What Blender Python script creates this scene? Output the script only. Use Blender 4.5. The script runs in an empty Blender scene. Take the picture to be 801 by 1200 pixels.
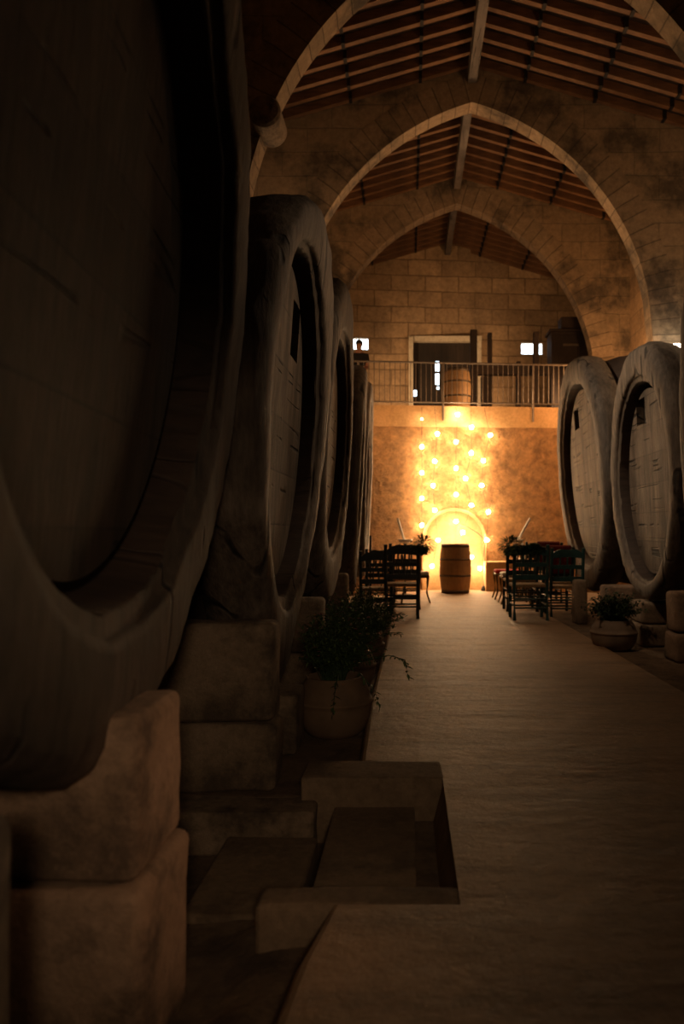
import bpy, bmesh, math, random
from mathutils import Vector, Matrix, noise
PI = math.pi
R = random.Random(7)
C = bpy.context.scene.collection
sc = bpy.context.scene

# ------------------------------------------------------------------ helpers
def at(px, py, D):
    return Vector(((px-478)*D/900, D, 1.14+(625-py)*D/900))

def nt_mat(name):
    m = bpy.data.materials.new(name); m.use_nodes = True
    nt = m.node_tree; b = nt.nodes['Principled BSDF']
    return m, nt, b

def N(nt, t, **kw):
    n = nt.nodes.new(t)
    for k, v in kw.items():
        if k.startswith('i_'):
            n.inputs[k[2:].replace('_', ' ')].default_value = v
        else: setattr(n, k, v)
    return n

def ramp(nt, src, stops):
    r = nt.nodes.new('ShaderNodeValToRGB')
    e = r.color_ramp.elements
    while len(e) < len(stops): e.new(.5)
    for el, (p, c) in zip(e, stops):
        el.position = p; el.color = (c[0], c[1], c[2], 1) if not isinstance(c, (int, float)) else (c, c, c, 1)
    nt.links.new(src, r.inputs[0]); return r

def mixc(nt, fac, a, b, mode='MIX'):
    m = nt.nodes.new('ShaderNodeMix'); m.data_type = 'RGBA'; m.blend_type = mode
    if isinstance(fac, (int, float)): m.inputs[0].default_value = fac
    else: nt.links.new(fac, m.inputs[0])
    for s, i in ((a, 6), (b, 7)):
        if isinstance(s, tuple): m.inputs[i].default_value = (*s, 1)
        else: nt.links.new(s, m.inputs[i])
    return m.outputs[2]

def plain(name, col, rough=.7, metal=0, var=.25, scale=12, emit=None, estr=0):
    m, nt, b = nt_mat(name)
    tc = N(nt, 'ShaderNodeTexCoord'); n = N(nt, 'ShaderNodeTexNoise'); n.inputs['Scale'].default_value = scale; n.inputs['Detail'].default_value = 5
    nt.links.new(tc.outputs['Object'], n.inputs['Vector'])
    r = ramp(nt, n.outputs[0], [(.3, tuple(c*(1-var) for c in col)), (.7, tuple(min(1, c*(1+var)) for c in col))])
    nt.links.new(r.outputs[0], b.inputs['Base Color'])
    b.inputs['Roughness'].default_value = rough; b.inputs['Metallic'].default_value = metal
    if emit:
        b.inputs['Emission Color'].default_value = (*emit, 1); b.inputs['Emission Strength'].default_value = estr
    return m

def coords(nt, axes, scale, warp=0, wscale=1.5, src='Object'):
    """object coordinates reordered to axes ('xz','xy','yz'...), scaled, slightly warped"""
    tc = N(nt, 'ShaderNodeTexCoord')
    v = tc.outputs[src]
    if warp:
        n = N(nt, 'ShaderNodeTexNoise'); n.inputs['Scale'].default_value = wscale; n.inputs['Detail'].default_value = 3
        nt.links.new(v, n.inputs['Vector'])
        s = N(nt, 'ShaderNodeVectorMath', operation='SUBTRACT'); nt.links.new(n.outputs['Color'], s.inputs[0]); s.inputs[1].default_value = (.5, .5, .5)
        s2 = N(nt, 'ShaderNodeVectorMath', operation='SCALE'); nt.links.new(s.outputs[0], s2.inputs[0]); s2.inputs['Scale'].default_value = warp
        a = N(nt, 'ShaderNodeVectorMath', operation='ADD'); nt.links.new(v, a.inputs[0]); nt.links.new(s2.outputs[0], a.inputs[1]); v = a.outputs[0]
    sp = N(nt, 'ShaderNodeSeparateXYZ'); nt.links.new(v, sp.inputs[0])
    cb = N(nt, 'ShaderNodeCombineXYZ')
    for i, a in enumerate(axes): nt.links.new(sp.outputs['xyz'.index(a)], cb.inputs[i])
    mp = N(nt, 'ShaderNodeMapping'); nt.links.new(cb.outputs[0], mp.inputs[0]); mp.inputs['Scale'].default_value = scale
    return mp.outputs[0]

def noise_tex(nt, vec, scale, detail=6, rough=.6):
    n = N(nt, 'ShaderNodeTexNoise'); n.inputs['Scale'].default_value = scale; n.inputs['Detail'].default_value = detail
    n.inputs['Roughness'].default_value = rough; nt.links.new(vec, n.inputs['Vector']); return n.outputs[0]

def bump(nt, b, h, strength, dist, prev=None):
    bp = N(nt, 'ShaderNodeBump'); bp.inputs['Strength'].default_value = strength; bp.inputs['Distance'].default_value = dist
    nt.links.new(h, bp.inputs['Height'])
    if prev: nt.links.new(prev.outputs[0], bp.inputs['Normal'])
    nt.links.new(bp.outputs[0], b.inputs['Normal']); return bp

def masonry(name, c1, c2, mortar, bw, bh, axes='xz', stain=(.09, .07, .05), stain_amt=.5, msize=.012, uv=False, offset=.5, warp=.06):
    m, nt, b = nt_mat(name)
    if uv: v = coords(nt, 'xy', (1, 1, 1), warp=.03, src='UV')
    else: v = coords(nt, axes, (1, 1, 1), warp=warp)
    br = N(nt, 'ShaderNodeTexBrick'); br.offset = offset
    for k, val in (('Scale', 1), ('Mortar Size', msize), ('Mortar Smooth', .35), ('Brick Width', bw), ('Row Height', bh), ('Bias', 0)):
        br.inputs[k].default_value = val
    br.inputs['Color1'].default_value = (*c1, 1); br.inputs['Color2'].default_value = (*c2, 1); br.inputs['Mortar'].default_value = (*mortar, 1)
    nt.links.new(v, br.inputs['Vector'])
    o = coords(nt, 'xyz', (1, 1, 1))
    n1 = noise_tex(nt, o, 1.1, 5, .65); n2 = noise_tex(nt, o, 9, 8, .7)
    f = ramp(nt, n1, [(.47, 0.0), (.62, stain_amt)])
    col = mixc(nt, f.outputs[0], br.outputs['Color'], stain)
    g = ramp(nt, n2, [(.25, .55), (.7, 1.15)])
    col = mixc(nt, 1, col, g.outputs[0], 'MULTIPLY')
    nt.links.new(col, b.inputs['Base Color']); b.inputs['Roughness'].default_value = .92
    inv = N(nt, 'ShaderNodeMath', operation='SUBTRACT'); inv.inputs[0].default_value = 1; nt.links.new(br.outputs['Fac'], inv.inputs[1])
    p = bump(nt, b, inv.outputs[0], .7, .03); bump(nt, b, n2, .6, .02, p)
    return m

def stone(name, c1, c2, dark, scale=1.0, rough=.93, bumpd=.02, streak=None):
    m, nt, b = nt_mat(name)
    v = coords(nt, 'xyz', (scale,)*3)
    n1 = noise_tex(nt, v, 1.7, 6, .65); n2 = noise_tex(nt, v, 22, 9, .75)
    a = ramp(nt, n1, [(.38, c1), (.62, c2)])
    v2 = coords(nt, 'xyz', streak or (scale, scale, scale)); n3 = noise_tex(nt, v2, 2.6, 7, .7)
    f = ramp(nt, n3, [(.48, 0.0), (.62, .85)])
    col = mixc(nt, f.outputs[0], a.outputs[0], dark)
    g = ramp(nt, n2, [(.3, .65), (.7, 1.1)])
    col = mixc(nt, 1, col, g.outputs[0], 'MULTIPLY')
    nt.links.new(col, b.inputs['Base Color']); b.inputs['Roughness'].default_value = rough
    p = bump(nt, b, n1, .5, .05); bump(nt, b, n2, .8, bumpd, p)
    return m

def wood(name, c1, c2, grain=(1, 1, 1), plank=None, paxis=2, crack=.6, rough=.75, bumps=.5, cax=None, streak=False):
    """grain: coordinate scale (small along the grain). plank: width of the boards, across axis paxis."""
    m, nt, b = nt_mat(name)
    v = coords(nt, 'xyz', grain, warp=.05, wscale=2)
    n1 = noise_tex(nt, v, 6, 8, .7)
    o = coords(nt, 'xyz', (1, 1, 1)); n2 = noise_tex(nt, o, 1.3, 4, .6)
    a = ramp(nt, n1, [(.3, c1), (.7, c2)])
    g = ramp(nt, n2, [(.3, .42), (.7, 1.3)])
    col = mixc(nt, 1, a.outputs[0], g.outputs[0], 'MULTIPLY')
    if plank and streak:
        sv = coords(nt, 'xyz', (1, 3.4, .35), warp=.1, wscale=2); s2 = ramp(nt, noise_tex(nt, sv, 1.6, 5, .6), [(.38, .45), (.6, 1.25)])
        col = mixc(nt, 1, col, s2.outputs[0], 'MULTIPLY')
    cv = coords(nt, 'xyz', cax or tuple(x*1.0 for x in grain), warp=.05, wscale=2)
    n3 = noise_tex(nt, cv, 1.6, 1, .4)
    # cracks: thin band where a stretched noise crosses a value, broken up by a second noise
    ab = N(nt, 'ShaderNodeMath', operation='SUBTRACT'); nt.links.new(n3, ab.inputs[0]); ab.inputs[1].default_value = .5
    ab2 = N(nt, 'ShaderNodeMath', operation='ABSOLUTE'); nt.links.new(ab.outputs[0], ab2.inputs[0])
    cr = ramp(nt, ab2.outputs[0], [(.006, 1.0), (.022, 0.0)])
    n4 = noise_tex(nt, o, 2.7, 2, .5); brk = ramp(nt, n4, [(.5, 0.0), (.56, crack)])
    cm = N(nt, 'ShaderNodeMath', operation='MULTIPLY'); nt.links.new(cr.outputs[0], cm.inputs[0]); nt.links.new(brk.outputs[0], cm.inputs[1])
    col = mixc(nt, cm.outputs[0], col, (.004, .003, .002))
    height = n1
    if plank:
        sp = N(nt, 'ShaderNodeSeparateXYZ'); o2 = coords(nt, 'xyz', (1, 1, 1), warp=.03, wscale=1.2); nt.links.new(o2, sp.inputs[0])
        d = N(nt, 'ShaderNodeMath', operation='DIVIDE'); nt.links.new(sp.outputs[paxis], d.inputs[0]); d.inputs[1].default_value = plank
        fr = N(nt, 'ShaderNodeMath', operation='FRACT'); nt.links.new(d.outputs[0], fr.inputs[0])
        fl = N(nt, 'ShaderNodeMath', operation='FLOOR'); nt.links.new(d.outputs[0], fl.inputs[0])
        wn = N(nt, 'ShaderNodeTexWhiteNoise'); wn.noise_dimensions = '1D'; nt.links.new(fl.outputs[0], wn.inputs['W'])
        t = ramp(nt, wn.outputs['Value'], [(0, .75), (1, 1.15)]); col = mixc(nt, 1, col, t.outputs[0], 'MULTIPLY')
        gr = ramp(nt, fr.outputs[0], [(0, 1.0), (.05, 0.0)])
        brk2 = ramp(nt, n4, [(.36, .15), (.5, .9)])
        gm = N(nt, 'ShaderNodeMath', operation='MULTIPLY'); nt.links.new(gr.outputs[0], gm.inputs[0]); nt.links.new(brk2.outputs[0], gm.inputs[1])
        col = mixc(nt, gm.outputs[0], col, (.006, .004, .003))
    nt.links.new(col, b.inputs['Base Color']); b.inputs['Roughness'].default_value = rough
    p = bump(nt, b, n1, bumps, .012)
    inv = N(nt, 'ShaderNodeMath', operation='SUBTRACT'); inv.inputs[0].default_value = 1; nt.links.new(cm.outputs[0], inv.inputs[1])
    bump(nt, b, inv.outputs[0], .8, .02, p)
    return m

def link(name, bm, mat, parent=None, smooth=False, recalc=True):
    if recalc: bmesh.ops.recalc_face_normals(bm, faces=bm.faces)
    if parent is not None and parent.get('_w'):
        L = Vector(parent['_w']); bmesh.ops.translate(bm, verts=bm.verts, vec=-L)
    me = bpy.data.meshes.new(name); bm.to_mesh(me); bm.free()
    if smooth:
        for p in me.polygons: p.use_smooth = True
    me.materials.append(mat)
    o = bpy.data.objects.new(name, me); C.objects.link(o)
    if parent is not None: o.parent = parent
    return o

def empty(name, loc, label=None, cat=None, group=None):
    e = bpy.data.objects.new(name, None); e.empty_display_size = .1; C.objects.link(e)
    e.location = loc; e['_w'] = list(loc)
    tag(e, label, cat, group); return e

def tag(o, label=None, cat=None, group=None, kind=None):
    if label: o['label'] = label
    if cat: o['category'] = cat
    if group: o['group'] = group
    if kind: o['kind'] = kind
    return o

def struct(name, bm, mat, label=None, smooth=False, parent=None):
    o = link(name, bm, mat, parent, smooth)
    if parent is None: o['kind'] = 'structure'
    if label: o['label'] = label
    return o

def copy_tree(o, parent=None):
    c = o.copy(); C.objects.link(c); c.parent = parent
    for ch in list(o.children): copy_tree(ch, c)
    return c

def bx(bm, x0, x1, y0, y1, z0, z1, bev=0, seg=2):
    r = bmesh.ops.create_cube(bm, size=1)
    vs = r['verts']
    for v in vs:
        v.co = Vector((x0 if v.co.x < 0 else x1, y0 if v.co.y < 0 else y1, z0 if v.co.z < 0 else z1))
    if bev:
        es = list({e for v in vs for e in v.link_edges})
        bmesh.ops.bevel(bm, geom=es, offset=bev, segments=seg, affect='EDGES', profile=.6)
    return vs

def box(*a, **k):
    bm = bmesh.new(); bx(bm, *a, **k); return bm

def tube(bm, pts, r, n=8, cap=True, taper=None):
    pts = [Vector(p) for p in pts]; rings = []
    for i, p in enumerate(pts):
        d = (pts[min(i+1, len(pts)-1)]-pts[max(i-1, 0)]).normalized()
        a = d.cross(Vector((0, 0, 1)));
        if a.length < .01: a = d.cross(Vector((0, 1, 0)))
        a.normalize(); b = d.cross(a)
        rr = r if taper is None else r+(taper-r)*i/(len(pts)-1)
        rings.append([bm.verts.new(p+(a*math.cos(2*PI*k/n)+b*math.sin(2*PI*k/n))*rr) for k in range(n)])
    for i in range(len(rings)-1):
        for k in range(n):
            bm.faces.new((rings[i][k], rings[i][(k+1) % n], rings[i+1][(k+1) % n], rings[i+1][k]))
    if cap: bm.faces.new(rings[0][::-1]); bm.faces.new(rings[-1])

def lathe(bm, prof, c=(0, 0, 0), n=32, close=True):
    c = Vector(c); rings = []
    for r, z in prof:
        rings.append([bm.verts.new(c+Vector((r*math.cos(2*PI*k/n), r*math.sin(2*PI*k/n), z))) for k in range(n)])
    for i in range(len(rings)-1):
        for k in range(n):
            bm.faces.new((rings[i][k], rings[i][(k+1) % n], rings[i+1][(k+1) % n], rings[i+1][k]))
    if close:
        bm.faces.new(rings[0][::-1]); bm.faces.new(rings[-1])

def rough_up(bm, amp, sc_=3, seed=0, cuts=0, keep_z=False):
    if cuts: bmesh.ops.subdivide_edges(bm, edges=bm.edges[:], cuts=cuts, use_grid_fill=True)
    s = Vector((seed*3.1, seed*1.7, seed*2.3))
    for v in bm.verts:
        n = noise.noise_vector(v.co*sc_+s)+noise.noise_vector(v.co*sc_*3+s)*.4
        if keep_z: n.z = 0
        v.co += n*amp

def plate_with_holes(outline, holes, t, to3d):
    """flat outline (list of 2-D points), rectangular holes (u0,u1,v0,v1), thickness t; to3d(u,v,w)->Vector"""
    bm = bmesh.new()
    f = bm.faces.new([bm.verts.new((u, v, 0)) for u, v in outline])
    for (u0, u1, v0, v1) in holes:
        for co, no in (((u0, 0, 0), (1, 0, 0)), ((u1, 0, 0), (1, 0, 0)), ((0, v0, 0), (0, 1, 0)), ((0, v1, 0), (0, 1, 0))):
            bmesh.ops.bisect_plane(bm, geom=bm.verts[:]+bm.edges[:]+bm.faces[:], plane_co=co, plane_no=no)
    dead = []
    for f in bm.faces:
        c = f.calc_center_median()
        if any(u0 < c.x < u1 and v0 < c.y < v1 for (u0, u1, v0, v1) in holes): dead.append(f)
    if dead: bmesh.ops.delete(bm, geom=dead, context='FACES')
    r = bmesh.ops.extrude_face_region(bm, geom=bm.faces[:])
    for v in r['geom']:
        if isinstance(v, bmesh.types.BMVert): v.co.z = t
    for v in bm.verts: v.co = to3d(v.co.x, v.co.y, v.co.z)
    return bm

# ------------------------------------------------------------------ materials
M = {}
M['arch_wall'] = masonry('arch masonry', (.36, .26, .16), (.30, .22, .135), (.26, .2, .13), .85, .4, stain=(.045, .038, .03), stain_amt=.75, msize=.012)
M['ring'] = masonry('voussoir stone', (.37, .27, .17), (.27, .2, .125), (.17, .125, .08), .25, 3.0, stain=(.04, .034, .028), stain_amt=.8, msize=.010, uv=True, offset=0)
M['back_wall'] = masonry('ashlar wall', (.54, .37, .21), (.36, .24, .135), (.30, .2, .11), .92, .43, stain=(.25, .17, .1), stain_amt=.5, msize=.022)
M['side_wall'] = masonry('side wall stone', (.48, .33, .19), (.38, .26, .15), (.3, .22, .14), .9, .42, axes='yz', stain=(.14, .1, .06), stain_amt=.5)
M['block'] = stone('block stone', (.32, .24, .165), (.24, .175, .115), (.07, .052, .038), 1.0)
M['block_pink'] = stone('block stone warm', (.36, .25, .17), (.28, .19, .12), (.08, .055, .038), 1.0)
M['path'] = stone('screed path', (.37, .235, .13), (.30, .19, .105), (.2, .125, .07), .8, rough=.62, bumpd=.006, streak=(.35, 1.6, 1))
nt = M['path'].node_tree; b = nt.nodes['Principled BSDF']
pv = coords(nt, 'xyz', (.5, 3.2, 1), warp=.35, wscale=1.5); bump(nt, b, noise_tex(nt, pv, 1.1, 3, .5), .3, .05, b.inputs['Normal'].links[0].from_node)
M['earth'] = stone('earth floor', (.26, .18, .11), (.19, .13, .085), (.1, .07, .05), 1.3, bumpd=.03)
M['curb'] = stone('cement curb', (.27, .195, .125), (.21, .15, .095), (.12, .085, .055), 1.2, bumpd=.008)
M['cask_ring'] = wood('cask rim wood', (.055, .042, .032), (.19, .152, .118), (4, 2.6, .7), crack=.9, bumps=1.0, cax=(2, 1.5, .14))
M['cask_head'] = wood('cask head wood', (.06, .044, .031), (.19, .148, .11), (3, 5, .8), plank=.31, paxis=2, crack=1, bumps=.8, cax=(1, .1, 4.2), streak=True)
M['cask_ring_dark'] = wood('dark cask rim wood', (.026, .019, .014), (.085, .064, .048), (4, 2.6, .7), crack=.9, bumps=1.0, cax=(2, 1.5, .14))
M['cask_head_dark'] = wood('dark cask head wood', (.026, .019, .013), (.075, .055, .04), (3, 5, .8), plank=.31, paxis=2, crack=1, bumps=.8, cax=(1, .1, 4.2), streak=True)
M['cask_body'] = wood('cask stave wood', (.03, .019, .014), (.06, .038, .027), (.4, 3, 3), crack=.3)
M['rafter'] = wood('rafter wood', (.12, .056, .024), (.25, .125, .055), (.3, 3, 3), crack=.1)
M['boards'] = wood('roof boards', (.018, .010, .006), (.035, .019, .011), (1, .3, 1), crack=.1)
M['ridge'] = wood('ridge beam wood', (.12, .10, .085), (.2, .17, .145), (3, .3, 3), crack=.5)
M['dark_wood'] = wood('dark brown wood', (.018, .01, .007), (.04, .022, .014), (3, 3, .4), crack=.3)
M['black_wood'] = wood('blackened wood', (.006, .004, .003), (.012, .008, .005), (3, 3, .4), crack=.1)
M['door'] = wood('door wood', (.016, .010, .007), (.032, .02, .013), (3, 3, .3), plank=.22, paxis=0, crack=.2)
M['oak'] = wood('oak stave wood', (.34, .19, .08), (.46, .28, .12), (3, 3, .4), crack=.15, rough=.6)
M['hoop'] = plain('iron hoop', (.10, .075, .05), .5, .6)
M['teal'] = plain('teal paint', (.02, .075, .08), .45, 0, .3)
M['darkteal'] = plain('dark painted wood', (.018, .035, .036), .5, 0, .3)
M['olive'] = plain('olive varnished wood', (.10, .07, .02), .5)
M['rush'] = plain('rush seat', (.30, .2, .1), .9, 0, .3, 60)
M['white_cloth'] = plain('white cloth', (.8, .74, .66), .9, 0, .08)
M['red_cloth'] = plain('red cloth', (.13, .008, .007), .9, 0, .2)
M['leaf'] = plain('leaf green', (.06, .10, .03), .55, 0, .5, 30)
M['leaf2'] = plain('leaf dark green', (.035, .07, .03), .55, 0, .5, 30)
M['flower'] = plain('dusty pink petal', (.3, .12, .13), .7)
M['pot'] = plain('brown clay', (.18, .12, .075), .8, 0, .2, 8)
M['pot2'] = plain('grey brown clay', (.22, .165, .12), .8, 0, .25, 8)
M['iron'] = plain('black iron', (.02, .018, .016), .5, .5)
M['rail'] = plain('railing iron', (.13, .1, .075), .5, .3)
M['white'] = plain('white enamel', (.85, .8, .72), .4, 0, .04)
M['frame'] = stone('pale door surround', (.9, .8, .62), (.8, .7, .52), (.65, .54, .38), 2)  # brightness of the lit reveals is put into this pale colour
M['bulb'] = plain('lit bulb', (1, .8, .5), .4, 0, 0, emit=(1, .65, .34), estr=285)
M['glass'] = plain('daylit pane', (.8, .9, 1), .2, 0, 0, emit=(.75, .9, 1), estr=5)
M['lamp'] = plain('lit lamp glass', (1, .95, .9), .4, 0, 0, emit=(1, .9, .72), estr=12)
M['cable'] = plain('thin cable', (.05, .035, .02), .6)
M['skin'] = plain('skin', (.45, .24, .16), .6, 0, .08)
M['shirt'] = plain('black shirt', (.012, .012, .014), .9)
M['trousers'] = plain('dark trousers', (.02, .02, .03), .9)
M['hair'] = plain('dark hair', (.012, .009, .007), .7)

# ochre broken plaster of the lit wall
m, nt, b = nt_mat('ochre plaster')
v = coords(nt, 'xyz', (1, 1, 1)); n1 = noise_tex(nt, v, 1.2, 6, .65); n2 = noise_tex(nt, v, 7, 9, .72); n3 = noise_tex(nt, v, 2.6, 8, .7)
a = ramp(nt, n1, [(.3, (.52, .26, .095)), (.7, (.68, .37, .15))])
st = ramp(nt, n3, [(.5, 0.0), (.62, .55)]); col = mixc(nt, st.outputs[0], a.outputs[0], (.26, .125, .05))
g = ramp(nt, n2, [(.35, .55), (.65, 1.15)]); col = mixc(nt, 1, col, g.outputs[0], 'MULTIPLY')
nt.links.new(col, b.inputs['Base Color']); b.inputs['Roughness'].default_value = .95
p = bump(nt, b, n3, 1, .3); bump(nt, b, n2, 1, .24, p); M['ochre'] = m
M['smooth_ochre'] = stone('smooth ochre render', (.56, .34, .16), (.47, .28, .12), (.4, .24, .1), 1, bumpd=.006)

# ------------------------------------------------------------------ the hall
RX = 1.083; HW = 3.82; XL, XR = RX-HW, RX+HW
SL = .29; ZR = 9.0        # rafter underside at the ridge
AW, AE, AR, AS = 3.06, 1.14, 4.2, 4.4
def arc_z(u): u = abs(u); return AS+math.sqrt(max(0, AR*AR-(u+AE)**2))
def roof_z(x, z0=ZR): return z0-SL*abs(x-RX)
T = .32

def arch(y0, ztop=ZR+.10, floor=-.3):
    bm = bmesh.new(); y1 = y0+T
    us = [-AW+2*AW*i/64 for i in range(65)]
    for y in (y0, y1):
        lo = [bm.verts.new((RX+u, y, arc_z(u) if abs(u) < AW else AS)) for u in us]
        hi = [bm.verts.new((RX+u, y, roof_z(RX+u, ztop))) for u in us]
        for i in range(64): bm.faces.new((lo[i], lo[i+1], hi[i+1], hi[i]))
        for s in (-1, 1):
            xo = RX+s*(HW+.05); xi = RX+s*AW
            q = [(xi, floor), (xo, floor), (xo, roof_z(xo, ztop)), (xi, roof_z(xi, ztop)), (xi, AS)]
            bm.faces.new([bm.verts.new((x, y, z)) for x, z in q])
    lo0 = [bm.verts.new((RX+u, y0, arc_z(u) if abs(u) < AW else AS)) for u in us]
    lo1 = [bm.verts.new((RX+u, y1, arc_z(u) if abs(u) < AW else AS)) for u in us]
    for i in range(64): bm.faces.new((lo0[i], lo0[i+1], lo1[i+1], lo1[i]))
    for s in (-1, 1):
        xi = RX+s*AW
        bm.faces.new([bm.verts.new(c) for c in ((xi, y0, floor), (xi, y0, AS), (xi, y1, AS), (xi, y1, floor))])
    bmesh.ops.remove_doubles(bm, verts=bm.verts, dist=.0005)
    return bm

def arch_ring(y0, th=.46):
    """the band of voussoirs, two centimetres proud of the wall, with arc-length UVs"""
    bm = bmesh.new(); uvl = bm.loops.layers.uv.new('UVMap'); n = 40
    for s in (-1, 1):
        cx = RX-s*AE; a1 = math.acos(AE/AR); a0 = 0.0
        prev = None
        for i in range(n+1):
            a = a0+(a1-a0)*i/n; pts = []
            for (rr, yy) in ((AR-.006, y0+T+.02), (AR-.006, y0-.006), (AR+th, y0-.006), (AR+th, y0+.02)):
                x = cx+s*rr*math.cos(a); z = AS+rr*math.sin(a)
                if s*(x-RX) < 0:      # clip at the crown
                    x = RX; z = AS+math.sqrt(max(0, rr*rr-AE*AE))
                pts.append((x, yy, min(z, roof_z(x, ZR-.02))))
            vs = [bm.verts.new(p) for p in pts]
            if prev:
                for k in range(3):
                    f = bm.faces.new((prev[0][k], prev[0][k+1], vs[k+1], vs[k]))
                    for lp, (uu, vv) in zip(f.loops, ((prev[1], k), (prev[1], k+1), (a*AR, k+1), (a*AR, k))):
                        lp[uvl].uv = (uu+.1+(s+1)*5.03, .3+vv*.8)
            prev = (vs, a*AR)
    return bm

ARCHES = [1.0, 5.0, 9.0, 13.0, 17.0]
for y in ARCHES:
    struct('wall_arch', arch(y), M['arch_wall'])
    struct('trim_arch_ring', arch_ring(y), M['ring'])
# impost corbel on the left of the third arch
bm = bmesh.new(); c = at(309, 128, 8.72)
lathe(bm, [(.10, -.02), (.16, 0), (.185, .04), (.185, .5), (.16, .55)], n=28)
bmesh.ops.rotate(bm, verts=bm.verts, cent=(0, 0, 0), matrix=Matrix.Rotation(-PI/2, 3, 'X')); bmesh.ops.translate(bm, verts=bm.verts, vec=c)
struct('trim_corbel', bm, M['block'], 'round stone corbel at the foot of the nearest arch')

# side walls, front wall, back wall
YB = 21.3
struct('wall_left', box(XL-.3, XL, -2.5, YB+.4, -.4, roof_z(XL)+.3), M['side_wall'])
struct('wall_right', box(XR, XR+.3, -2.5, YB+.4, -.4, roof_z(XL)+.3), M['side_wall'])
struct('wall_front', plate_with_holes([(XL-.3, -.4), (XR+.3, -.4), (XR+.3, roof_z(XR)+.3), (RX, ZR+.3), (XL-.3, roof_z(XL)+.3)], [], .3, lambda u, v, w: Vector((u, -2.5-w, v))), M['arch_wall'])
SK = math.tan(math.radians(5))
def ybk(x): return 21.0+(x-RX)*SK
def rect_px(x0, x1, y0, y1, D): return ((x0-478)*D/900, (x1-478)*D/900, 1.14+(625-y1)*D/900, 1.14+(625-y0)*D/900)
W1 = rect_px(410, 431, 396.5, 409.5, 20.8); W2 = rect_px(611, 636, 401, 414, 21.1)
DR = rect_px(479.5, 563, 396, 545, 20.95); DR = (DR[0], DR[1], 3.75, DR[3])
struct('wall_back', plate_with_holes([(XL-.1, -.3), (XR+.1, -.3), (XR+.1, roof_z(XR)+.12), (RX, ZR+.12), (XL-.1, roof_z(XL)+.12)], [W1, W2, DR], .4, lambda u, v, w: Vector((u, ybk(u)+w, v))), M['back_wall'])
for k, w in enumerate((W1, W2)):
    struct('window_%d' % (k+1), box(w[0]-.02, w[1]+.02, ybk(w[0])+.14, ybk(w[0])+.17, w[2]-.02, w[3]+.02), M['glass'])
# door: stone surround with light put into its pale colour, two dark leaves with daylight coming through the gaps
x0, x1, z0, z1 = DR; yd = ybk((x0+x1)/2)
bm = bmesh.new()
bx(bm, x0-.02, x0+.10, yd-.20, yd+.25, z0, z1, .01); bx(bm, x1-.10, x1+.02, yd-.04, yd+.3, z0, z1, .01); bx(bm, x0-.02, x1+.02, yd-.12, yd+.25, z1-.11, z1+.04, .01)
rough_up(bm, .008, 5)
struct('door_surround', bm, M['frame'])
S1 = rect_px(510, 514.5, 422, 434, 20.95); S2 = rect_px(510, 514.5, 436.5, 450, 20.95); S3 = rect_px(511, 514.5, 452, 455.5, 20.95); S4 = rect_px(484.5, 488, 456, 463.5, 20.95)
xm = S1[0]
dl = struct('door_1', plate_with_holes([(x0+.08, z0), (xm, z0), (xm, z1-.1), (x0+.08, z1-.1)], [S4], .06, lambda u, v, w: Vector((u, yd+.06+w, v))), M['door'])
dr = struct('door_2', plate_with_holes([(xm, z0), (x1-.08, z0), (x1-.08, z1-.1), (xm, z1-.1)], [S1, S2, S3], .06, lambda u, v, w: Vector((u, yd+.06+w, v))), M['door'])
for k, s in enumerate((S1, S2, S3, S4)):
    struct('window_%d' % (k+3), box(s[0]-.01, s[1]+.01, yd+.125, yd+.135, s[2]-.01, s[3]+.01), M['glass'], 'daylight gap in the loft door')

# roof
for s in (-1, 1):
    bm = bmesh.new()
    q = [(RX, ZR+.14), (RX+s*(HW+.3), roof_z(RX+s*(HW+.3), ZR+.14)), (RX+s*(HW+.3), roof_z(RX+s*(HW+.3), ZR+.3)), (RX, ZR+.3)]
    a = [bm.verts.new((x, -2.8, z)) for x, z in q]; b2 = [bm.verts.new((x, YB+.6, z)) for x, z in q]
    for i in range(4): bm.faces.new((a[i], a[(i+1) % 4], b2[(i+1) % 4], b2[i]))
    bm.faces.new(a); bm.faces.new(b2[::-1])
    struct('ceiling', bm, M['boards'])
segs = list(zip([-2.5]+[y+T for y in ARCHES], ARCHES+[21.2]))
for a_, b_ in segs:
    if b_ < 5: continue
    struct('ceiling_ridge_beam', box(RX-.075, RX+.075, a_, b_-.02, ZR-.25, ZR+.1, bev=.012), M['ridge'])
def rafter_bm(s):
    bm = bmesh.new(); L = HW+.05
    q = [(0.06, 0), (L, -SL*L), (L, -SL*L+.14), (.06, .14)]
    a = [bm.verts.new((s*x, -.045, z-SL*.06 if i in (0, 3) else z)) for i, (x, z) in enumerate(q)]
    b2 = [bm.verts.new((s*x, .045, z-SL*.06 if i in (0, 3) else z)) for i, (x, z) in enumerate(q)]
    for i in range(4): bm.faces.new((a[i], a[(i+1) % 4], b2[(i+1) % 4], b2[i]))
    bm.faces.new(a); bm.faces.new(b2[::-1]); return bm
protos = {s: None for s in (-1, 1)}
for a_, b_ in segs:
    if b_ < 9: continue
    n = int((b_-a_)/.36)
    for i in range(n):
        y = b_-.1-.36*i
        for s in (-1, 1):
            if protos[s] is None:
                o = protos[s] = struct('ceiling_rafter', rafter_bm(s), M['rafter'])
                for d in (.88, 2.05, 3.2): link('peg', box(s*d-.026, s*d+.026, -.10, .052, -SL*d-.014, -SL*d+.13), M['black_wood'], o)
            else: o = copy_tree(protos[s])
            o.location = (RX, y, ZR)
# floors
G = box(XL, XR, -2.5, YB+.4, -.42, -.30)
struct('floor', G, M['earth'])
bm = box(1.9, XR, -2.4, 15.4, -.31, -.05); struct('floor_right', bm, M['earth'])
bm = box(XL, -.14, 3.62, 15.4, -.31, -.10, bev=.02); struct('floor_left', bm, M['earth'])
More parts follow.
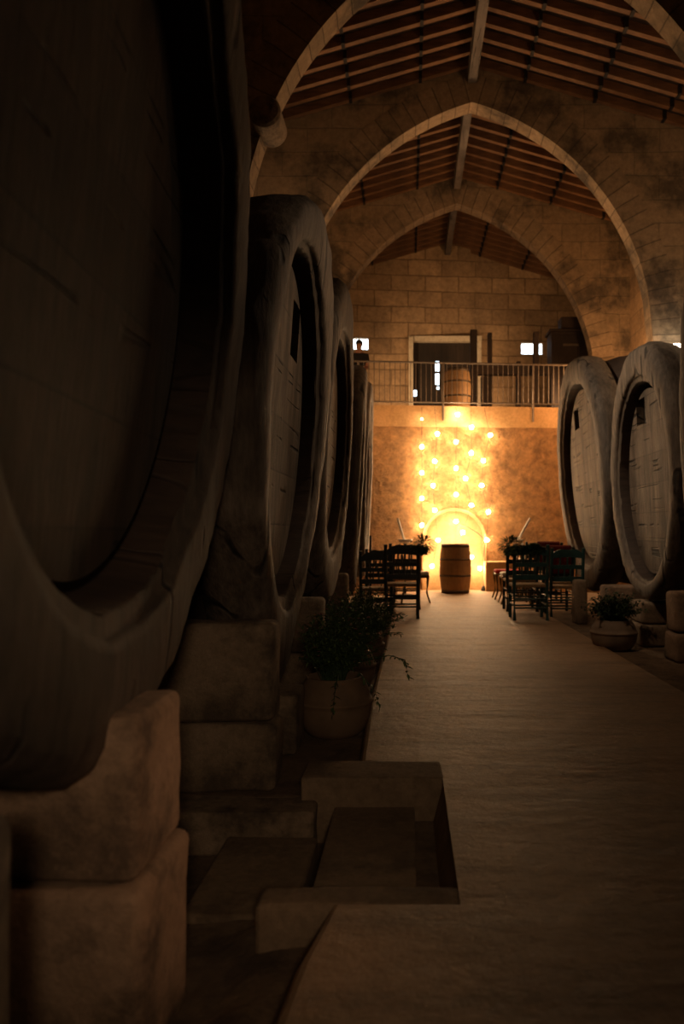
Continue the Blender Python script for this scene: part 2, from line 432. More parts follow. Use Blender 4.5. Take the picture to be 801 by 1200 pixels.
# path: prism with a notch for the stone basin
outl = [(-.27, -2.4), (-.30, .9), (-.29, 1.75), (-.265, 2.05), (-.215, 2.36), (.16, 2.36), (.16, 3.72), (-.215, 3.86), (-.235, 5.2), (-.21, 8), (-.2, 15.45), (1.93, 15.45), (1.96, 9), (1.97, 5), (1.98, -2.4)]
def offs(p, d):
    n = len(p); o = []
    for i in range(n):
        a = Vector(p[i-1]); b_ = Vector(p[i]); c_ = Vector(p[(i+1) % n])
        e1 = (b_-a).normalized(); e2 = (c_-b_).normalized()
        nn = Vector((e1.y+e2.y, -e1.x-e2.x)); nn = nn/max(.3, nn.length)
        o.append((b_.x+nn.x*d, b_.y+nn.y*d))
    return o
area = sum(outl[i-1][0]*outl[i][1]-outl[i][0]*outl[i-1][1] for i in range(len(outl)))
sg = 1 if area > 0 else -1
bm = bmesh.new()
def inv(o): return [(x, y) if not (.1 < x < .2) else (.16, y) for x, y in o]
lv = [(inv(offs(outl, 0*sg)), 0), (inv(offs(outl, .018*sg)), -.008), (inv(offs(outl, .035*sg)), -.035), (inv(offs(outl, .085*sg)), -.3)]
rs = [[bm.verts.new((x, y, z)) for x, y in o] for o, z in lv]
for i in range(3):
    for k in range(len(outl)):
        bm.faces.new((rs[i][k], rs[i][(k+1) % len(outl)], rs[i+1][(k+1) % len(outl)], rs[i+1][k]))
bm.faces.new(rs[0])
struct('floor_path', bm, M['path'])
# basin: back curb, front curb, side lining, raised bed and channel
def rough_box(*a, bev=.02, amp=.006, cuts=3, seed=1, **k):
    bm = box(*a, bev=bev, seg=3); rough_up(bm, amp, 3, seed, cuts); return bm
struct('floor_basin_curb', rough_box(-.50, .17, 3.575, 3.85, -.31, .001, bev=.015, amp=.004, seed=3), M['curb'], smooth=True)
struct('floor_basin_curb', rough_box(-.475, .17, 2.36, 2.50, -.31, -.001, bev=.035, amp=.004, seed=4), M['curb'], smooth=True)
struct('floor_basin', box(-.345, .03, 2.48, 3.6, -.31, -.135, bev=.012), M['curb'])
struct('floor_basin_channel', box(.02, .165, 2.48, 3.6, -.31, -.20), M['curb'])
struct('floor_slab', rough_box(-.80, -.40, 2.70, 3.40, -.31, -.20, bev=.02, amp=.008, seed=5), M['curb'], smooth=True)
struct('floor_ledge', rough_box(-1.3, -.42, 3.42, 3.7, -.31, -.105, bev=.03, amp=.012, seed=6), M['block'], smooth=True)
bm = bmesh.new(); bmesh.ops.create_grid(bm, x_segments=60, y_segments=90, size=.5)
for v in bm.verts:
    x = -1.5+(v.co.x+.5)*1.35; y = .2+(v.co.y+.5)*2.55
    z = -.235+.03*noise.noise(Vector((x*3, y*3, 1)))+.014*noise.noise(Vector((x*14, y*14, 4)))
    z += .10*min(1, max(0, (x+.75)/.3))*min(1, max(0, (2.75-y)/.3))
    if x < -.8 and y > 2.5: z -= .2*(y-2.5)
    v.co = Vector((x, y, z))
struct('floor_earth', bm, M['earth'], smooth=True)

# ------------------------------------------------------------------ lit wall, loft floor, railing
PY = 15.5
def yw(x): return PY+(x-.9)*SK
def wall3(u, v, w): return Vector((u, yw(u)+w, v))
ZL = 3.71
# niche: half-round recess in the plaster
NX0, NX1 = (497-478)*15.5/900, (567-478)*15.5/900; ncx = (NX0+NX1)/2; nr = (NX1-NX0)/2; nzs = 1.14-(633-625)*15.5/900
ol = [(XL, -.1), (NX0, -.1), (NX0, nzs)]+[(ncx-nr*math.cos(PI*i/24), nzs+nr*1.0*math.sin(PI*i/24)) for i in range(1, 24)]+[(NX1, nzs), (NX1, -.1), (XR, -.1), (XR, ZL-.42), (XL, ZL-.42)]
bm = plate_with_holes(ol, [], .35, wall3); struct('wall_plaster', bm, M['ochre'])
struct('wall_loft_edge', plate_with_holes([(XL, ZL-.425), (XR, ZL-.425), (XR, ZL-.002), (XL, ZL-.002)], [], .36, lambda u, v, w: Vector((u, yw(u)-.01+w, v))), M['smooth_ochre'])
struct('wall_niche', plate_with_holes([(NX0-.1, -.1), (NX1+.1, -.1), (NX1+.1, nzs+nr+.1), (NX0-.1, nzs+nr+.1)], [], .1, lambda u, v, w: Vector((u, yw(u)+.09+w, v))), M['smooth_ochre'])
bm = bmesh.new(); pr = None
for i in range(49):
    t = i/48
    if t < .2: p = (NX0, -.0+t/.2*nzs); nrm = (-1, 0)
    elif t > .8: p = (NX1, (1-t)/.2*nzs); nrm = (1, 0)
    else:
        a = PI*(t-.2)/.6; p = (ncx-nr*math.cos(a), nzs+nr*math.sin(a)); nrm = (-math.cos(a), math.sin(a))
    vs = [bm.verts.new(wall3(p[0]+nrm[0]*d, p[1]+nrm[1]*d, w)) for d, w in ((-.012, .1), (-.012, -.022), (.045, -.022), (.05, .01))]
    if pr:
        for k in range(3): bm.faces.new((pr[k], pr[k+1], vs[k+1], vs[k]))
    pr = vs
struct('trim_niche_arch', bm, M['smooth_ochre'])
# loft floor
struct('floor_loft', plate_with_holes([(XL, 0), (XR, 0), (XR, 1), (XL, 1)], [], .12, lambda u, v, w: Vector((u, (yw(u)+.30)*(1-v)+(ybk(u)+.1)*v, ZL-w+.0))), M['dark_wood'])
# low plastered block at the wall foot, right
struct('wall_plinth', (lambda bm: bm)(box(1.52, 2.15, 15.05, 15.65, 0, .58, bev=.015)), M['smooth_ochre'])

def railing():
    e = empty('balcony_railing', (1.1, yw(1.1)-.02, ZL-.02), 'thin iron railing with upright bars along the loft edge above the lit wall', 'railing')
    x0, x1 = -2.6, 4.1; zt = ZL+.86; zb = ZL+.06
    def Y(x): return yw(x)-.03
    def bar(name, p0, p1, r, n=6):
        bm = bmesh.new(); tube(bm, [p0, p1], r, n); return link(name, bm, M['rail'], e)
    bar('top_rail', (x0, Y(x0), zt), (x1, Y(x1), zt), .02); bar('bottom_rail', (x0, Y(x0), zb), (x1, Y(x1), zb), .014)
    x = x0+.05
    while x < x1:
        bar('bar', (x, Y(x), zb), (x, Y(x), zt), .0075, 5); x += .104
    for px in (420, 519, 626, 700):
        X = (px-478)*15.45/900; bar('post', (X, Y(X), ZL-.3), (X, Y(X), zt), .02)
    return e
railing()

# ------------------------------------------------------------------ casks
def cask(p, s, X0, label, rin=.78, rz=None, oc=(0, 0), poly=None, ztop=9, blen=1.3, hatch=None, hs=(.24, .3), depth=.13, seed=0, group=None, ringlen=.34, rim_mat=None, head_mat=None):
    """rim centre at distance D and height zc; poly: outline of the rim as (distance, height) points; rin/rz: opening radii as shares of Ry/Rz"""
    D, zc, Rz, Ry, lean, yaw = p; lean = math.radians(lean); yaw = math.radians(yaw)
    rz = rz or rin
    e = empty('wine_cask', (X0-s*.5, D, zc-Rz), label, 'wine cask', group)
    def P(x, y, z):
        xx = z*math.sin(lean)*s+s*x*math.cos(lean); z2 = z*math.cos(lean)-x*math.sin(lean)
        x2 = xx*math.cos(yaw)+s*y*math.sin(yaw); y2 = y*math.cos(yaw)-s*xx*math.sin(yaw)
        return Vector((X0+x2, D+y2, zc+z2))
    n = 144
    def outer(a):
        ca, sa = math.cos(a), math.sin(a)
        if not poly: return (Ry*ca, Rz*sa)
        best = 1.0
        for (y0, z0), (y1, z1) in zip(poly, poly[1:]+poly[:1]):
            y0 -= D; y1 -= D; z0 -= zc; z1 -= zc
            ex, ez = y1-y0, z1-z0; dx, dz = Ry*ca, Rz*sa
            det = dx*(-ez)+ex*dz
            if abs(det) < 1e-9: continue
            t = (y0*(-ez)+ex*z0)/det; u = (dx*z0-dz*y0)/det
            if t > 0 and -1e-6 <= u <= 1+1e-6: best = t
        return (Ry*ca*best, Rz*sa*best)
    def pt(a, r):
        """r=1 outer edge, r=0 edge of the opening, r<0 further in"""
        o = outer(a); i = (Ry*rin*math.cos(a)+oc[0], Rz*rz*math.sin(a)+oc[1])
        if r < 0: k = 1+r; return ((i[0]-oc[0])*k+oc[0], (i[1]-oc[1])*k+oc[1])
        return (i[0]+(o[0]-i[0])*r, i[1]+(o[1]-i[1])*r)
    def revolve(prof, amp, capit=False, seg=n, facet=0):
        bm = bmesh.new(); rings = []
        for (x, r) in prof:
            ring = []
            for k in range(seg):
                a = 2*PI*k/seg
                j = noise.noise(Vector((math.cos(a)*3, math.sin(a)*3, seed*5+x*4)))*amp
                j += noise.noise(Vector((math.cos(a)*13, math.sin(a)*13, seed*5+x*9)))*amp*.7
                y, z = pt(a, r); L = math.hypot(y, z); dip = 0
                if facet and r > .8:
                    ph = (a/(2*PI)*facet+.3) % 1
                    if min(ph, 1-ph) < .02: dip = .012
                    dip += .018*(1-math.cos(2*PI*ph))/2-.009
                y *= 1+(j-dip)/L; z *= 1+(j-dip)/L
                lim = ztop-zc+.5*j-.04*abs(math.cos(a))
                if z > lim: z = lim+(z-lim)*.15
                ring.append(bm.verts.new(P(x+j*.6, y, z)))
            rings.append(ring)
        for i in range(len(rings)-1):
            for k in range(seg): bm.faces.new((rings[i][k], rings[i][(k+1) % seg], rings[i+1][(k+1) % seg], rings[i+1][k]))
        if capit: bm.faces.new(rings[0]); bm.faces.new(rings[-1][::-1])
        return bm
    prof = [(-ringlen, .62), (-ringlen, .88), (-ringlen*.6, .985), (-.12, 1.0), (-.075, .99), (-.02, .90), (0, .80), (.004, .5), (-.002, .24), (-.012, .16), (-.03, .15), (-.04, .13), (-.045, .02), (-.055, 0)]
    o = link('front_rim', revolve(prof, .015, facet=9), rim_mat or M['cask_ring'], e, smooth=True)
    o['label'] = 'thick greyed timber rim'
    link('inner_band_shade', revolve([(-.05, .004), (-.06, -.004), (-.2, -.01), (-.37, -.015)], .006), M['cask_body'], e, smooth=True)['label'] = 'inside of the rim, recess shade put into its dark colour'  # shade of the recess put into the colour of the inner wall
    L = blen
    prof = [(-.36, -.01), (-.36, .6), (-ringlen-.04, .68), (-ringlen-.3, .86), (-L*.62, .92), (-L+.1, .80), (-L, .7)]
    link('body', revolve(prof, .006, True, seg=64), M['cask_body'], e, smooth=True)
    hy, hz = Ry*rin*.865, Rz*rz*.93
    ol = [(math.cos(2*PI*k/96)*hy+oc[0], math.sin(2*PI*k/96)*hz+oc[1]) for k in range(96)]
    hl = []
    if hatch: hl = [(hatch[0]-hs[0]/2, hatch[0]+hs[0]/2, hatch[1]-hs[1]/2, hatch[1]+hs[1]/2)]
    bm = plate_with_holes(ol, hl, -.14, lambda u, v, w: P(-depth+w, u, v))
    hd = link('head', bm, head_mat or M['cask_head'], e); hd['label'] = 'recessed planked head of the cask'
    if hatch:
        bm = bmesh.new(); u0, u1, v0, v1 = hl[0]
        u0 += .004; u1 -= .004; v0 += .004; v1 -= .004
        q = [bm.verts.new(P(-depth-.12, u, v)) for u, v in ((u0, v0), (u1, v0), (u1, v1), (u0, v1))]
        q2 = [bm.verts.new(P(-depth-.08, u, v)) for u, v in ((u0, v0), (u1, v0), (u1, v1), (u0, v1))]
        bm.faces.new(q); bm.faces.new(q2[::-1])
        for i in range(4): bm.faces.new((q[i], q[(i+1) % 4], q2[(i+1) % 4], q2[i]))
        ho = link('hatch', bm, M['iron'], e); ho['label'] = 'small black rectangular hatch'; ho.parent = hd
    return e
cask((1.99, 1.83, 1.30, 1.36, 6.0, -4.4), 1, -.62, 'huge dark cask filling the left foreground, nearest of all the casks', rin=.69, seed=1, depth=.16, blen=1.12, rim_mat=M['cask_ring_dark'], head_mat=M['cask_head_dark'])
cask((4.46, 1.79, 1.53, 1.02, 3.9, .7), 1, -.62, 'tall weathered cask behind the nearest left cask, its slatted head and hatch in view', rin=.84, rz=.66, oc=(.05, -.02), poly=[(3.38, 2.1), (3.55, 2.42), (3.85, 2.74), (4.2, 2.98), (4.5, 3.12), (4.85, 3.22), (5.25, 3.18), (5.55, 2.98), (5.7, 2.7), (5.75, 2.2), (5.7, 1.69), (5.47, 1.23), (5.15, .83), (4.8, .5), (4.47, .22), (4.15, .42), (3.84, .8), (3.5, 1.2), (3.36, 1.7)], blen=1.2, hatch=(.34, .60), hs=(.26, .34), seed=2)
cask((7.11, 1.95, 1.50, 1.21, 3.5, .1), 1, -.62, 'third cask along the left side, squeezed between two others, top reaching the far arch', rin=.8, rz=.64, ztop=3.4, blen=1.2, seed=3)
cask((10.19, 1.83, 1.50, 1.50, 3.2, -2.7), 1, -.62, 'fourth cask on the left, its top just below the person in the loft', rin=.84, rz=.68, blen=1.2, seed=4)
cask((13.30, 2.07, 1.68, 1.40, 2.0, -.9), 1, -.67, 'last cask on the left, a thin dark edge against the lit wall', blen=1.15, rin=.8, seed=5)
cask((8.20, 1.79, 1.36, 1.20, 2.6, -.8), -1, 2.45, 'round cask on the right with pale weathered rim, above the two dark stone blocks', rin=.78, oc=(0, -.1), ztop=3.12, blen=1.6, hatch=(.24, .68), hs=(.32, .28), seed=6)
cask((11.12, 1.98, 1.68, 1.68, 4.5, -1.6), -1, 2.45, 'farther right cask beside the dining chairs, orange light on its head', rin=.78, blen=1.6, hatch=(.40, .86), hs=(.34, .30), seed=7)
cask((5.64, 1.70, 1.86, .99, 3.8, -2.5), -1, 2.3, 'dark cask cut off by the right edge of the picture', rin=.76, blen=1.7, seed=8)

# ------------------------------------------------------------------ stone blocks
def block(x0, x1, y0, y1, z0, z1, label, mat='block', seed=1, group=None, amp=.013, bev=.034):
    bm = box(0, 1, 0, 1, 0, 1)
    for v in bm.verts: v.co = Vector((x0+v.co.x*(x1-x0), y0+v.co.y*(y1-y0), z0+v.co.z*(z1-z0)))
    bmesh.ops.bevel(bm, geom=bm.edges[:], offset=bev, segments=3, affect='EDGES', profile=.5)
    cxy = Vector(((x0+x1)/2, (y0+y1)/2, z0))
    rough_up(bm, amp, 4, seed, 3)
    for v in bm.verts: v.co.z = min(max(v.co.z, z0), z1)
    bmesh.ops.translate(bm, verts=bm.verts, vec=-cxy)
    o = link('stone_block', bm, M[mat], smooth=True); o.location = cxy
    return tag(o, label, 'stone block', group)
block(-1.25, -.68, 1.02, 1.33, -.28, .67, 'grey stone block cut off at the left edge, nearest of all the stones', seed=1)
block(-1.28, -.655, 1.86, 2.24, .285, .69, 'upper stone block under the nearest left cask, its side lit pinkish', 'block_pink', 2, amp=.012)
block(-1.30, -.645, 1.84, 2.27, -.26, .280, 'lower orange-brown stone block under the nearest left cask', 'block_pink', 3, amp=.012, bev=.035)
block(-1.30, -.645, 3.66, 3.90, .235, .71, 'upper pale stone block of the stack supporting the second left cask', seed=4)
block(-1.32, -.63, 3.65, 3.91, -.10, .23, 'lower pale stone block of the stack supporting the second left cask', seed=5)
block(-1.25, -.62, 4.25, 4.62, -.10, .24, 'low dark stone block beneath the rim of the second left cask, beside the clay pot', seed=6)
block(-1.25, -.63, 5.72, 5.90, .25, .66, 'small pale stone block between the second and third left casks, above the flowers', seed=7)
block(-1.27, -.62, 5.70, 5.92, -.10, .245, 'lower stone hidden behind the flowers between the second and third left casks', seed=8)
block(-1.25, -.66, 8.36, 8.56, -.10, .7, 'stone block behind the far plants between the third and fourth left casks', seed=9)
block(2.45, 3.1, 7.02, 7.32, .225, .60, 'upper stone block of the stack at the right edge, lit warm', 'block_pink', 10)
block(2.44, 3.12, 7.00, 7.34, -.05, .22, 'lower stone block of the stack at the right edge, orange at its right side', 'block_pink', 11)
block(2.44, 3.1, 8.02, 8.45, .19, .42, 'upper dark stone block under the round right cask', seed=12)
block(2.43, 3.1, 8.00, 8.46, -.05, .185, 'lower dark stone block under the round right cask, behind the right-hand pot', seed=13)
block(2.42, 3.1, 9.32, 9.72, -.05, .50, 'pale orange-topped stone block between the two right casks, above the potted fern', 'block_pink', 14)
block(2.18, 2.34, 10.0, 10.25, -.05, .53, 'narrow upright stone post beside the dining chairs, foot of the farther right cask', 'block', 15)
# supports out of sight under the cask bodies
# ------------------------------------------------------------------ plants
def leaf(bm, p, d, up, L, w):
    d = d.normalized(); s = d.cross(up)
    if s.length < .05: s = d.cross(Vector((1, 0, 0)))
    s.normalize(); u2 = s.cross(d)
    a = bm.verts.new(p); b_ = bm.verts.new(p+d*L*.45+s*w*.5+u2*L*.08); c_ = bm.verts.new(p+d*L-u2*L*.05); d_ = bm.verts.new(p+d*L*.45-s*w*.5+u2*L*.08)
    m_ = bm.verts.new(p+d*L*.5-u2*L*.02)
    bm.faces.new((a, b_, m_)); bm.faces.new((b_, c_, m_)); bm.faces.new((c_, d_, m_)); bm.faces.new((d_, a, m_))
def bush(c, rad, nst, seed, base, lsize=.03, per=14, droop=.25, mat='leaf'):
    rr = random.Random(seed); bm = bmesh.new(); st = bmesh.new(); c = Vector(c); tips = []
    for i in range(nst):
        th = rr.uniform(0, 2*PI); ph = math.acos(rr.uniform(-.35, 1)); q = rr.uniform(.55, 1.05)
        tip = c+Vector((math.cos(th)*math.sin(ph)*rad[0]*q, math.sin(th)*math.sin(ph)*rad[1]*q, math.cos(ph)*rad[2]*q))
        b0 = Vector(base)+Vector((rr.uniform(-.06, .06), rr.uniform(-.06, .06), 0))
        mid = (b0+tip)/2+Vector((rr.uniform(-.04, .04), rr.uniform(-.04, .04), rad[2]*.35))
        pts = [b0*(1-t)**2+mid*2*t*(1-t)+tip*t*t for t in [k/6 for k in range(7)]]
        tube(st, pts, .003, 4, cap=False, taper=.0012); tips.append(tip)
        for k in range(per):
            t = .3+.7*(k+rr.random())/per; p = b0*(1-t)**2+mid*2*t*(1-t)+tip*t*t
            tg = (tip-b0).normalized(); side = Vector((rr.gauss(0, 1), rr.gauss(0, 1), rr.gauss(0, .6)-droop)).normalized()
            leaf(bm, p, tg*.5+side, Vector((0, 0, 1)), lsize*rr.uniform(.7, 1.5), lsize*.5)
    return bm, st, tips
def sprig(bm, st, pts, ls, rr):
    pts = [Vector(p) for p in pts]; tube(st, pts, .003, 4, cap=False, taper=.001)
    for i in range(len(pts)-1):
        for k in range(7):
            p = pts[i].lerp(pts[i+1], (k+rr.random())/7)
            leaf(bm, p, (pts[i+1]-pts[i]).normalized()*.4+Vector((rr.gauss(0, 1), rr.gauss(0, 1), rr.gauss(-.3, .7))).normalized(), Vector((0, 0, 1)), ls*rr.uniform(.7, 1.3), ls*.5)
def pot_bm(c, r, h, band):
    bm = bmesh.new()
    lathe(bm, [(r*.6, 0), (r*.66, .005), (r*.8, h*.1), (r*.9, h*.22), (r*.965, h*.36), (r*.995, h*.5), (r*1.0, h*.555), (r*1.03, h*.57), (r*1.035, h*.60), (r*1.02, h*.62), (r*.97, h*.635), (r*.94, h*.73), (r*.88, h*.83), (r*.80, h*.92), (r*.75, h*.97), (r*.75, h), (r*.70, h), (r*.70, h*.85), (r*.2, h*.84)], c, 48)
    return bm
def potted(c, r, h, mats, label, cx, rad, nst, seed, ls, per, flower=0, extra=None, lmat='leaf', kind='potted_plant'):
    e = empty(kind, c, label, 'potted plant')
    link('pot', pot_bm(c, r, h, 1), M[mats], e, smooth=True)
    top = Vector(c)+Vector((0, 0, h*.85))
    bm, st, tips = bush(cx, rad, nst, seed, top, ls, per)
    if extra:
        for ex in extra: sprig(bm, st, ex, ls*1.2, random.Random(seed+1))
    link('foliage', bm, M[lmat], e, recalc=False); link('stems', st, M['leaf2'], e)
    if flower:
        fb = bmesh.new(); rr = random.Random(seed+5)
        for i in range(flower):
            t = tips[rr.randrange(len(tips))]+Vector((rr.uniform(-.03, .03), rr.uniform(-.03, .03), .01))
            for k in range(5):
                a = 2*PI*k/5; leaf(fb, t, Vector((math.cos(a), math.sin(a), .4)), Vector((0, 0, 1)), .014, .01)
        fo = link('flowers', fb, M['flower'], e, recalc=False); fo['label'] = 'tiny dusty pink flowers'; fo['kind'] = 'stuff'
    return e
potted((-.455, 4.75, -.10), .232, .36, 'pot', 'leafy flowering bush in a round brown clay pot, nearest plant left of the path', (-.42, 4.75, .44), (.29, .26, .27), 190, 11, .032, 16, 60,
       [[(-.3, 4.7, .35), (-.12, 4.66, .40), (-.02, 4.62, .38), (.0, 4.6, .27)], [(-.3, 4.65, .3), (-.2, 4.6, .2), (-.17, 4.58, .1)], [(-.42, 4.6, .3), (-.43, 4.5, .2), (-.44, 4.47, .08)]])
potted((-.48, 6.1, -.10), .22, .34, 'pot', 'dark bushy plant behind the nearest pot on the left of the path', (-.38, 6.1, .42), (.36, .28, .30), 150, 12, .036, 14, 20)
potted((-.43, 7.3, -.10), .2, .32, 'pot', 'farthest bushy plant on the left, in front of the left chairs', (-.40, 7.3, .40), (.38, .28, .28), 120, 13, .04, 12)
potted((2.10, 7.85, -.05), .235, .31, 'pot2', 'wide grey-brown clay pot with a fern on the right of the path', (2.10, 7.85, .36), (.33, .26, .22), 130, 14, .04, 14, lmat='leaf2')

# ------------------------------------------------------------------ wine barrels (small oak)
def oak_barrel(c, rb, re, h, label, seed=0):
    e = empty('oak_barrel', c, label, 'barrel')
    bm = bmesh.new(); prof = [(re*.93, .04), (re*.93, 0)]
    for i in range(17):
        t = i/16; prof.append((re+(rb-re)*math.sin(PI*t)**.9 if 0 < t < 1 else re, t*h))
    prof += [(re*.93, h), (re*.93, h-.04)]
    lathe(bm, prof, c, 40); link('staves', bm, M['oak'], e, smooth=True)
    for z, w in ((.0, .07), (.2, .045), (.335, .045), (.665, .045), (.8, .045), (.93, .07)):
        if z in (.2, .8): continue
        hb = bmesh.new()
        def rad(t): return re+(rb-re)*math.sin(PI*min(1, max(0, t)))**.9+.004
        t0 = z; t1 = z+w
        lathe(hb, [(rad(t0)-.004, t0*h+.001), (rad(t0), t0*h+.001), (rad(t1), t1*h-.001), (rad(t1)-.004, t1*h-.001)], c, 40, close=False)
        link('hoop', hb, M['hoop'], e, smooth=True)
    return e
oak_barrel((.905, 14.75, 0), .305, .262, .94, 'upright oak wine barrel standing at the end of the path before the glowing wall')
oak_barrel((1.04, 16.35, ZL), .295, .25, .92, 'oak barrel up in the loft behind the railing, in front of the dark door')

# ------------------------------------------------------------------ chairs
def chair_parts(e, mat, seat, style=0):
    def p(name, bm, m, smooth=False):
        me = bpy.data.meshes.new(name); bmesh.ops.recalc_face_normals(bm, faces=bm.faces); bm.to_mesh(me); bm.free(); me.materials.append(m)
        if smooth:
            for q in me.polygons: q.use_smooth = True
        o = bpy.data.objects.new(name, me); C.objects.link(o); o.parent = e; return o
    hw, hd = .215, .2
    if style == 0:
        for s in (-1, 1):
            bm = bmesh.new(); tube(bm, [(s*hw, -hd-.03, 0), (s*hw, -hd, .45), (s*hw, -hd-.03, .75), (s*hw, -hd-.07, .99)], .024, 8); p('leg', bm, mat)
            bm = bmesh.new(); tube(bm, [(s*hw, hd, 0), (s*hw, hd, .46)], .022, 8); p('leg', bm, mat)
        bm = bmesh.new(); bx(bm, -hw-.02, hw+.02, -hd-.01, hd+.02, .43, .47, .012); p('seat', bm, seat)
        for z, y in ((.16, -hd-.01), (.28, -hd-.01), (.16, hd), (.28, hd)):
            bm = bmesh.new(); tube(bm, [(-hw, y, z), (hw, y, z)], .012, 6); p('stretcher', bm, mat)
        for s in (-1, 1):
            for z in (.2, .32):
                bm = bmesh.new(); tube(bm, [(s*hw, -hd, z), (s*hw, hd, z)], .012, 6); p('stretcher', bm, mat)
        # arched top rail with a cut centre
        bm = bmesh.new(); n = 16; pr = None
        for i in range(n+1):
            t = i/n; x = -hw+2*hw*t; zt = .90+.085*math.sin(PI*t)+.02*math.sin(3*PI*t); zb = .845+.02*math.sin(PI*t)
            vs = [bm.verts.new(c) for c in ((x, -hd-.075, zb), (x, -hd-.075, zt), (x, -hd-.05, zt), (x, -hd-.05, zb))]
            if pr:
                for k in range(4): bm.faces.new((pr[k], pr[(k+1) % 4], vs[(k+1) % 4], vs[k]))
            else: bm.faces.new(vs)
            pr = vs
        bm.faces.new(pr[::-1]); p('top_rail', bm, mat)
        for (z0, z1) in ((.70, .76), (.53, .60)):
            bm = bmesh.new(); bx(bm, -hw, hw, -hd-.05, -hd-.03, z0, z1, .004); p('back_rail', bm, mat)
        for i in range(4):
            x = -.12+.08*i
            bm = bmesh.new(); tube(bm, [(x, -hd-.04, .59), (x, -hd-.042, .63), (x, -hd-.045, .655), (x, -hd-.045, .71)], .011, 6); p('spindle', bm, mat)
        for i in range(3):
            x = -.10+.1*i
            bm = bmesh.new(); tube(bm, [(x, -hd-.045, .75), (x, -hd-.06, .86)], .013, 6); p('spindle', bm, mat)
    else:      # light chair with curved legs and a cushion
        for s in (-1, 1):
            bm = bmesh.new(); tube(bm, [(s*.2, -.24, 0), (s*.19, -.19, .25), (s*.19, -.19, .46), (s*.19, -.22, .75), (s*.17, -.26, .93)], .015, 8); p('leg', bm, mat)
            bm = bmesh.new(); tube(bm, [(s*.21, .23, 0), (s*.185, .18, .15), (s*.19, .19, .32), (s*.19, .2, .44)], .013, 8, taper=.02); p('leg', bm, mat)
        bm = bmesh.new(); bx(bm, -.215, .215, -.21, .22, .41, .45, .012); p('seat', bm, mat)
        bm = bmesh.new(); bx(bm, -.2, .2, -.2, .21, .45, .51, .028, 3); p('cushion', bm, seat, True)
        bm = bmesh.new(); tube(bm, [(-.17, -.26, .93), (-.08, -.275, .96), (.08, -.275, .96), (.17, -.26, .93)], .015, 8); p('top_rail', bm, mat)
        bm = bmesh.new(); bx(bm, -.18, .18, -.235, -.22, .66, .71, .004); p('back_rail', bm, mat)
def place(kind, x, y, rz, label, mat='darkteal', seat='rush', style=0, z=0):
    key = (mat, seat, style)
    if key not in CH:
        e = bpy.data.objects.new('dining_chair', None); C.objects.link(e); chair_parts(e, M[mat], M[seat], style); CH[key] = e
    else: e = copy_tree(CH[key])
    e.location = (x, y, z); e.rotation_euler = (0, 0, math.radians(rz)); tag(e, label, 'chair', kind); return e
CH = {}
M['red_cushion'] = plain('red cushion cloth', (.45, .02, .012), .9, 0, .15)
RG, LG = 'chairs right of the path', 'chairs left of the path'
place(RG, 1.605, 10.28, 0, 'teal wooden chair at the right edge of the path, nearest of the right group', 'teal')
place(RG, 2.17, 10.72, 0, 'teal chair to the right of the nearest teal one, partly behind the stone post', 'teal', z=-.05)
place(RG, 1.66, 11.4, 0, 'dark chair directly behind the nearest teal chair on the right')
place(RG, 2.22, 11.6, 0, 'dark chair behind the second teal chair on the right', z=-.05)
place(RG, 1.72, 12.5, 90, 'olive wood chair with white cushion, on the right behind the greenery', 'olive', 'white_cloth', 1)
place(RG, 1.72, 13.4, 90, 'slender chair with red cushion, farthest on the right near the wall', 'olive', 'red_cushion', 1)
place(RG, 2.28, 12.75, 0, 'dark chair in the third row on the right')
place(RG, 2.3, 13.8, 0, 'dark chair in the last row on the right')
place(LG, -.085, 10.45, 0, 'dark wooden chair at the left edge of the path, nearest of the left group')
place(LG, -.52, 10.75, 0, 'dark chair between the left casks and the nearest left chair', z=-.10) if False else place(LG, -.45, 11.0, 0, 'dark chair to the left of the nearest left chair, behind the plants', z=-.10)
place(LG, -.05, 11.7, 0, 'dark chair directly behind the nearest left chair')
place(LG, .13, 12.75, -90, 'olive wood chair with curved legs seen past the left group, beside the barrel', 'olive', 'white_cloth', 1)
place(LG, -.45, 12.6, 0, 'dark chair in the third row on the left', z=-.1)
# red cloths over two right chair backs
def drape(x, y, z, w, h, label):
    bm = bmesh.new(); nx, nz = 16, 12; g = []
    for j in range(nz*2+1):
        row = []
        for i in range(nx+1):
            t = i/nx; v = j-nz
            yy = y+(.045 if v > 0 else -.045)*min(1, abs(v)/1.0); zz = z+.0-abs(v)/nz*h
            fold = .014*math.sin(t*22+v*.15)*abs(v)/nz
            row.append(bm.verts.new((x-w/2+w*t, yy+fold, zz)))
        g.append(row)
    for j in range(nz*2):
        for i in range(nx): bm.faces.new((g[j][i], g[j][i+1], g[j+1][i+1], g[j+1][i]))
    o = link('chair_cloth', bm, M['red_cloth'], smooth=True)
    md = o.modifiers.new('s', 'SOLIDIFY'); md.thickness = .006
    return tag(o, label, 'cloth')
drape(2.22, 11.34, .965, .36, .42, 'dark red cloth hanging over a chair back in the right group')
drape(2.28, 12.49, 1.01, .36, .42, 'dark red cloth over the back of the chair behind, deeper in the right group')

